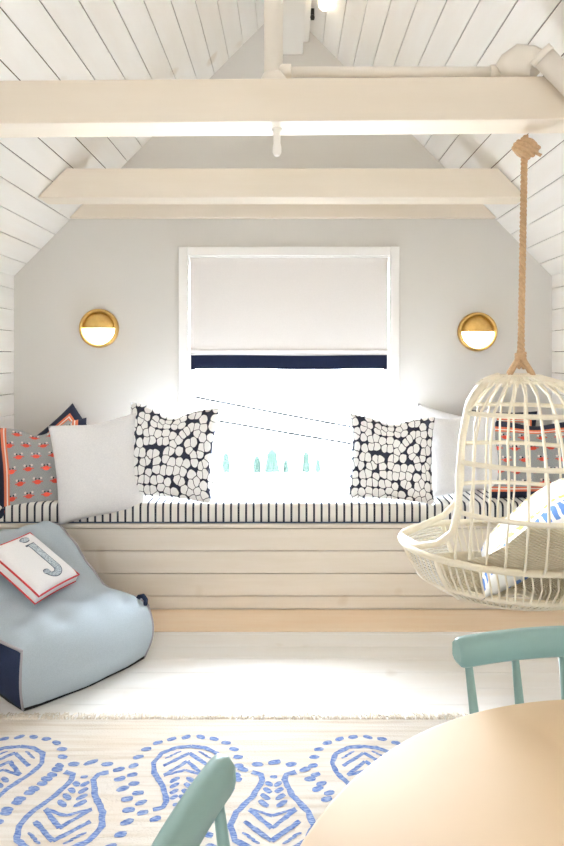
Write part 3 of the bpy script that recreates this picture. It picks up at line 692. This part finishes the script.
for i in range(900):
    x0 = RX0 + (RX1 - RX0) * (i + r2.random()) / 900; l = r2.uniform(0.02, 0.048); dx = r2.uniform(-0.02, 0.02)
    c.tube([(x0, RY1 - 0.004, 0.007), (x0 + dx * 0.4, RY1 + l * 0.5, 0.007 + r2.uniform(0, 0.006)), (x0 + dx, RY1 + l, 0.004)], r2.uniform(0.0014, 0.0028), 4)
o = c.build('fringe', M['fringe'], rug); o['kind'] = 'stuff'

# ------------------------------------------------------------------ table and chairs
TC = (0.442, 0.398); TR = 0.485; TZ = 0.75
tb = thing('round_table', 'round cream topped table in the lower right foreground', 'table', (*TC, RZ))
c = MB(); z = TZ - RZ
c.lathe([(0, z), (TR - 0.006, z), (TR - 0.002, z - 0.002)], 128, None, 0); c.lathe([(TR - 0.002, z - 0.002), (TR, z - 0.008), (TR, z - 0.024), (TR - 0.004, z - 0.028), (0, z - 0.028)], 128, None, 1); c.build('tabletop', [M['table'], M['table_edge']], tb, 0, 0.00005)
c = MB(); c.lathe([(0, 0.04), (0.07, 0.04), (0.06, 0.09), (0.04, 0.14), (0.035, 0.4), (0.045, 0.62), (0.10, 0.68), (0.16, z - 0.029), (0, z - 0.029)], 32); c.build('pedestal', M['trim'], tb)
for k in range(4):
    a = k * PI / 2; ca, sa = math.cos(a), math.sin(a)
    c = MB(); c.tube([(0.03 * ca, 0.03 * sa, 0.10), (0.14 * ca, 0.14 * sa, 0.075), (0.25 * ca, 0.25 * sa, 0.022)], [0.03, 0.026, 0.021], 12); c.build('foot', M['trim'], tb)
def spindle_chair(label, loc, rz):
    """local +y = the way the sitter faces, back rail at y = 0"""
    t = thing('spindle_chair', label, 'chair', loc, rz, 'sage green spindle back chairs')
    RH, HW, SAG = 0.790, 0.225, 0.03
    def arc(x): return SAG * (x / HW) ** 2
    c = MB(); hh, tt = 0.044, 0.027; n = 120; rows = []
    for i in range(n + 1):
        x = -HW + 2 * HW * i / n; e = abs(x) / HW; k = 1.0 if e < 0.93 else math.sqrt(max(0.0, 1 - ((e - 0.93) / 0.07) ** 2)) * 0.3 + 0.7
        if i in (0, n): k = 0.66
        y = arc(x); dz = hh * k; zt = RH - 0.006 * e * e - (hh - dz) * 0.35; zb = zt - dz; b = 0.005
        nd = Vector((-2 * SAG * x / HW ** 2, 1)).normalized()
        prof_ = [(-tt / 2, zb + b), (-tt / 2 + b, zb), (tt / 2 - b, zb), (tt / 2, zb + b), (tt / 2 - 0.001, zt - b - 0.004), (tt / 2 - b - 0.003, zt), (-tt / 2 + b, zt), (-tt / 2, zt - b)]
        rows.append([c.b.verts.new((x + nd.x * o_, y + nd.y * o_, z_)) for o_, z_ in prof_])
    for A, B in zip(rows, rows[1:]):
        for j in range(8): c.face([A[j], B[j], B[(j + 1) % 8], A[(j + 1) % 8]], smooth=True)
    c.face(rows[0]); c.face(rows[-1][::-1])
    o = c.build('back_rail', M['teal'], t)
    for k in range(6):
        x = -0.205 + 0.41 * k / 5; xb = x * 0.86
        c = MB(); c.tube([(x, arc(x), RH - 0.042), (x * 0.95, arc(x) + 0.02, 0.62), (xb, 0.045, 0.44)], [0.0062, 0.0085, 0.0085], 10); c.build('spindle', M['teal'], t)
    c = MB(); seat_ = []
    for i in range(48):
        a = 2 * PI * i / 48; ca, sa = math.cos(a), math.sin(a); e = 0.45
        seat_.append((0.205 * math.copysign(abs(ca) ** e, ca) * (1 + 0.06 * sa), 0.215 + 0.195 * math.copysign(abs(sa) ** e, sa), 0.415))
    c.prism(seat_, (0, 0, 0.034)); c.build('seat', M['teal'], t, 0.008)
    for sx in (-1, 1):
        for y0, y1 in ((0.09, 0.03), (0.34, 0.39)):
            c = MB(); c.tube([(sx * 0.15, y0, 0.416), (sx * 0.165, (y0 + y1) / 2, 0.22), (sx * 0.185, y1, 0.001)], [0.013, 0.018, 0.012], 12); c.build('leg', M['teal'], t)
    for sx in (-1, 1):
        c = MB(); c.tube([(sx * 0.168, 0.062, 0.19), (sx * 0.168, 0.363, 0.19)], 0.009, 10); c.build('stretcher', M['teal'], t)
    return t
spindle_chair('sage green spindle chair behind the round table at right, facing the camera', (0.496, 1.0, RZ), PI)
spindle_chair('sage green spindle chair left of the round table, at the bottom edge', (-0.130, 0.475, RZ), -PI / 2 - 0.12)

# ------------------------------------------------------------------ outside
c = MB(); c.box((-40, 3.9, -2.6), (40, 60, -2.5)); struct(c.build('ground', M['ground']))
for px, top_, d, r_, lab in ((226, 456, 12, 0.09, 'slim pale conifer outside the window, farthest left'), (257, 460, 12.4, 0.10, 'slim conifer outside the window, left of the tallest'), (272, 454, 12, 0.15, 'widest slim conifer outside, in the middle of the window'), (286, 464, 12.2, 0.07, 'thin conifer outside the window, right of the widest'), (306, 456, 12.6, 0.09, 'thin conifer outside, right of the window middle'), (318, 462, 12, 0.07, 'thin conifer outside the window, farthest right')):
    p = at(px, top_ - 6, d); t = thing('conifer', lab, 'tree', (p.x, d, -2.5), 0, 'slim conifers beyond the window')
    H = p.z + 2.5; c = MB(); rr_ = random.Random(px)
    prof = [(0, 0.25)] + [(r_ * (math.sin(PI * (0.12 + 0.88 * (1 - q)) ** 1.0) ** 0.6 if q > 0 else 0.5) * rr_.uniform(0.85, 1.12), 0.25 + (H - 0.25) * q) for q in [i / 14 for i in range(1, 14)]] + [(0, H)]
    c.lathe(prof, 12); c.build('foliage', M['leaf'], t); c = MB(); c.tube([(0, 0, 0), (0, 0, 0.4)], 0.03, 8); c.build('trunk', M['bark'], t)
for (a, b, lab) in (((225, 398), (400, 431), 'upper power line crossing the view outside the window'), ((190, 411), (400, 447), 'lower power line crossing the view outside the window')):
    p, q = at(a[0] - 300, a[1] - 300 * (b[1] - a[1]) / (b[0] - a[0]), 14), at(b[0] + 300, b[1] + 300 * (b[1] - a[1]) / (b[0] - a[0]), 14)
    c = MB(); c.tube([p + (q - p) * i / 12 - Vector((0, 0, 0.12 * (1 - (i / 6 - 1) ** 2))) for i in range(13)], 0.0295, 6); tag(c.build('power_line', M['wire']), lab, 'cable', 'power lines outside')

# ------------------------------------------------------------------ light
w = bpy.data.worlds.new('World'); S.world = w; w.use_nodes = True
bg = w.node_tree.nodes['Background']; bg.inputs[0].default_value = (0.87, 0.955, 1.06, 1); bg.inputs[1].default_value = 40.0
def portal(loc, rx, sx, sy):
    l = bpy.data.lights.new('window_portal', 'AREA'); l.shape = 'RECTANGLE'; l.size = sx; l.size_y = sy; l.cycles.is_portal = True
    o = bpy.data.objects.new('window_portal', l); COL.objects.link(o); o.location = loc; o.rotation_euler = (rx, 0, 0)
portal((0, D2 + 0.13, (WB + WT) / 2), -PI / 2, WX * 2, WT - WB)
portal((0, YR - 0.12, 1.15), PI / 2, 0.6, 0.2)  # portal over the added rear opening
def lamp(loc, pw, col, r=0.12):
    l = bpy.data.lights.new('ceiling_lamp', 'POINT'); l.energy = pw; l.color = col; l.shadow_soft_size = r
    o = bpy.data.objects.new('ceiling_lamp', l); COL.objects.link(o); o.location = loc
lamp((0.1, -1.2, 2.6), 9, (1.0, 0.80, 0.58))
lamp((0.16, 2.62, 2.80), 0.4, (1.0, 0.82, 0.60))

# ------------------------------------------------------------------ camera, view
cam = bpy.data.cameras.new('Camera'); co = bpy.data.objects.new('Camera', cam); COL.objects.link(co)
co.location = (0, 0, HC); co.rotation_euler = (PI / 2, 0, 0)
cam.sensor_fit = 'AUTO'; cam.sensor_width = 36; cam.lens = 36 * F / 846; cam.shift_x = -7 / 846; cam.shift_y = -66 / 846; cam.clip_start = 0.02
S.camera = co
vs = S.view_settings; vs.view_transform = 'Standard'; vs.look = 'None'; vs.gamma = 1; vs.use_curve_mapping = False; vs.exposure = 1.02
S.cycles.diffuse_bounces = 8; S.cycles.max_bounces = 14; S.cycles.transparent_max_bounces = 16
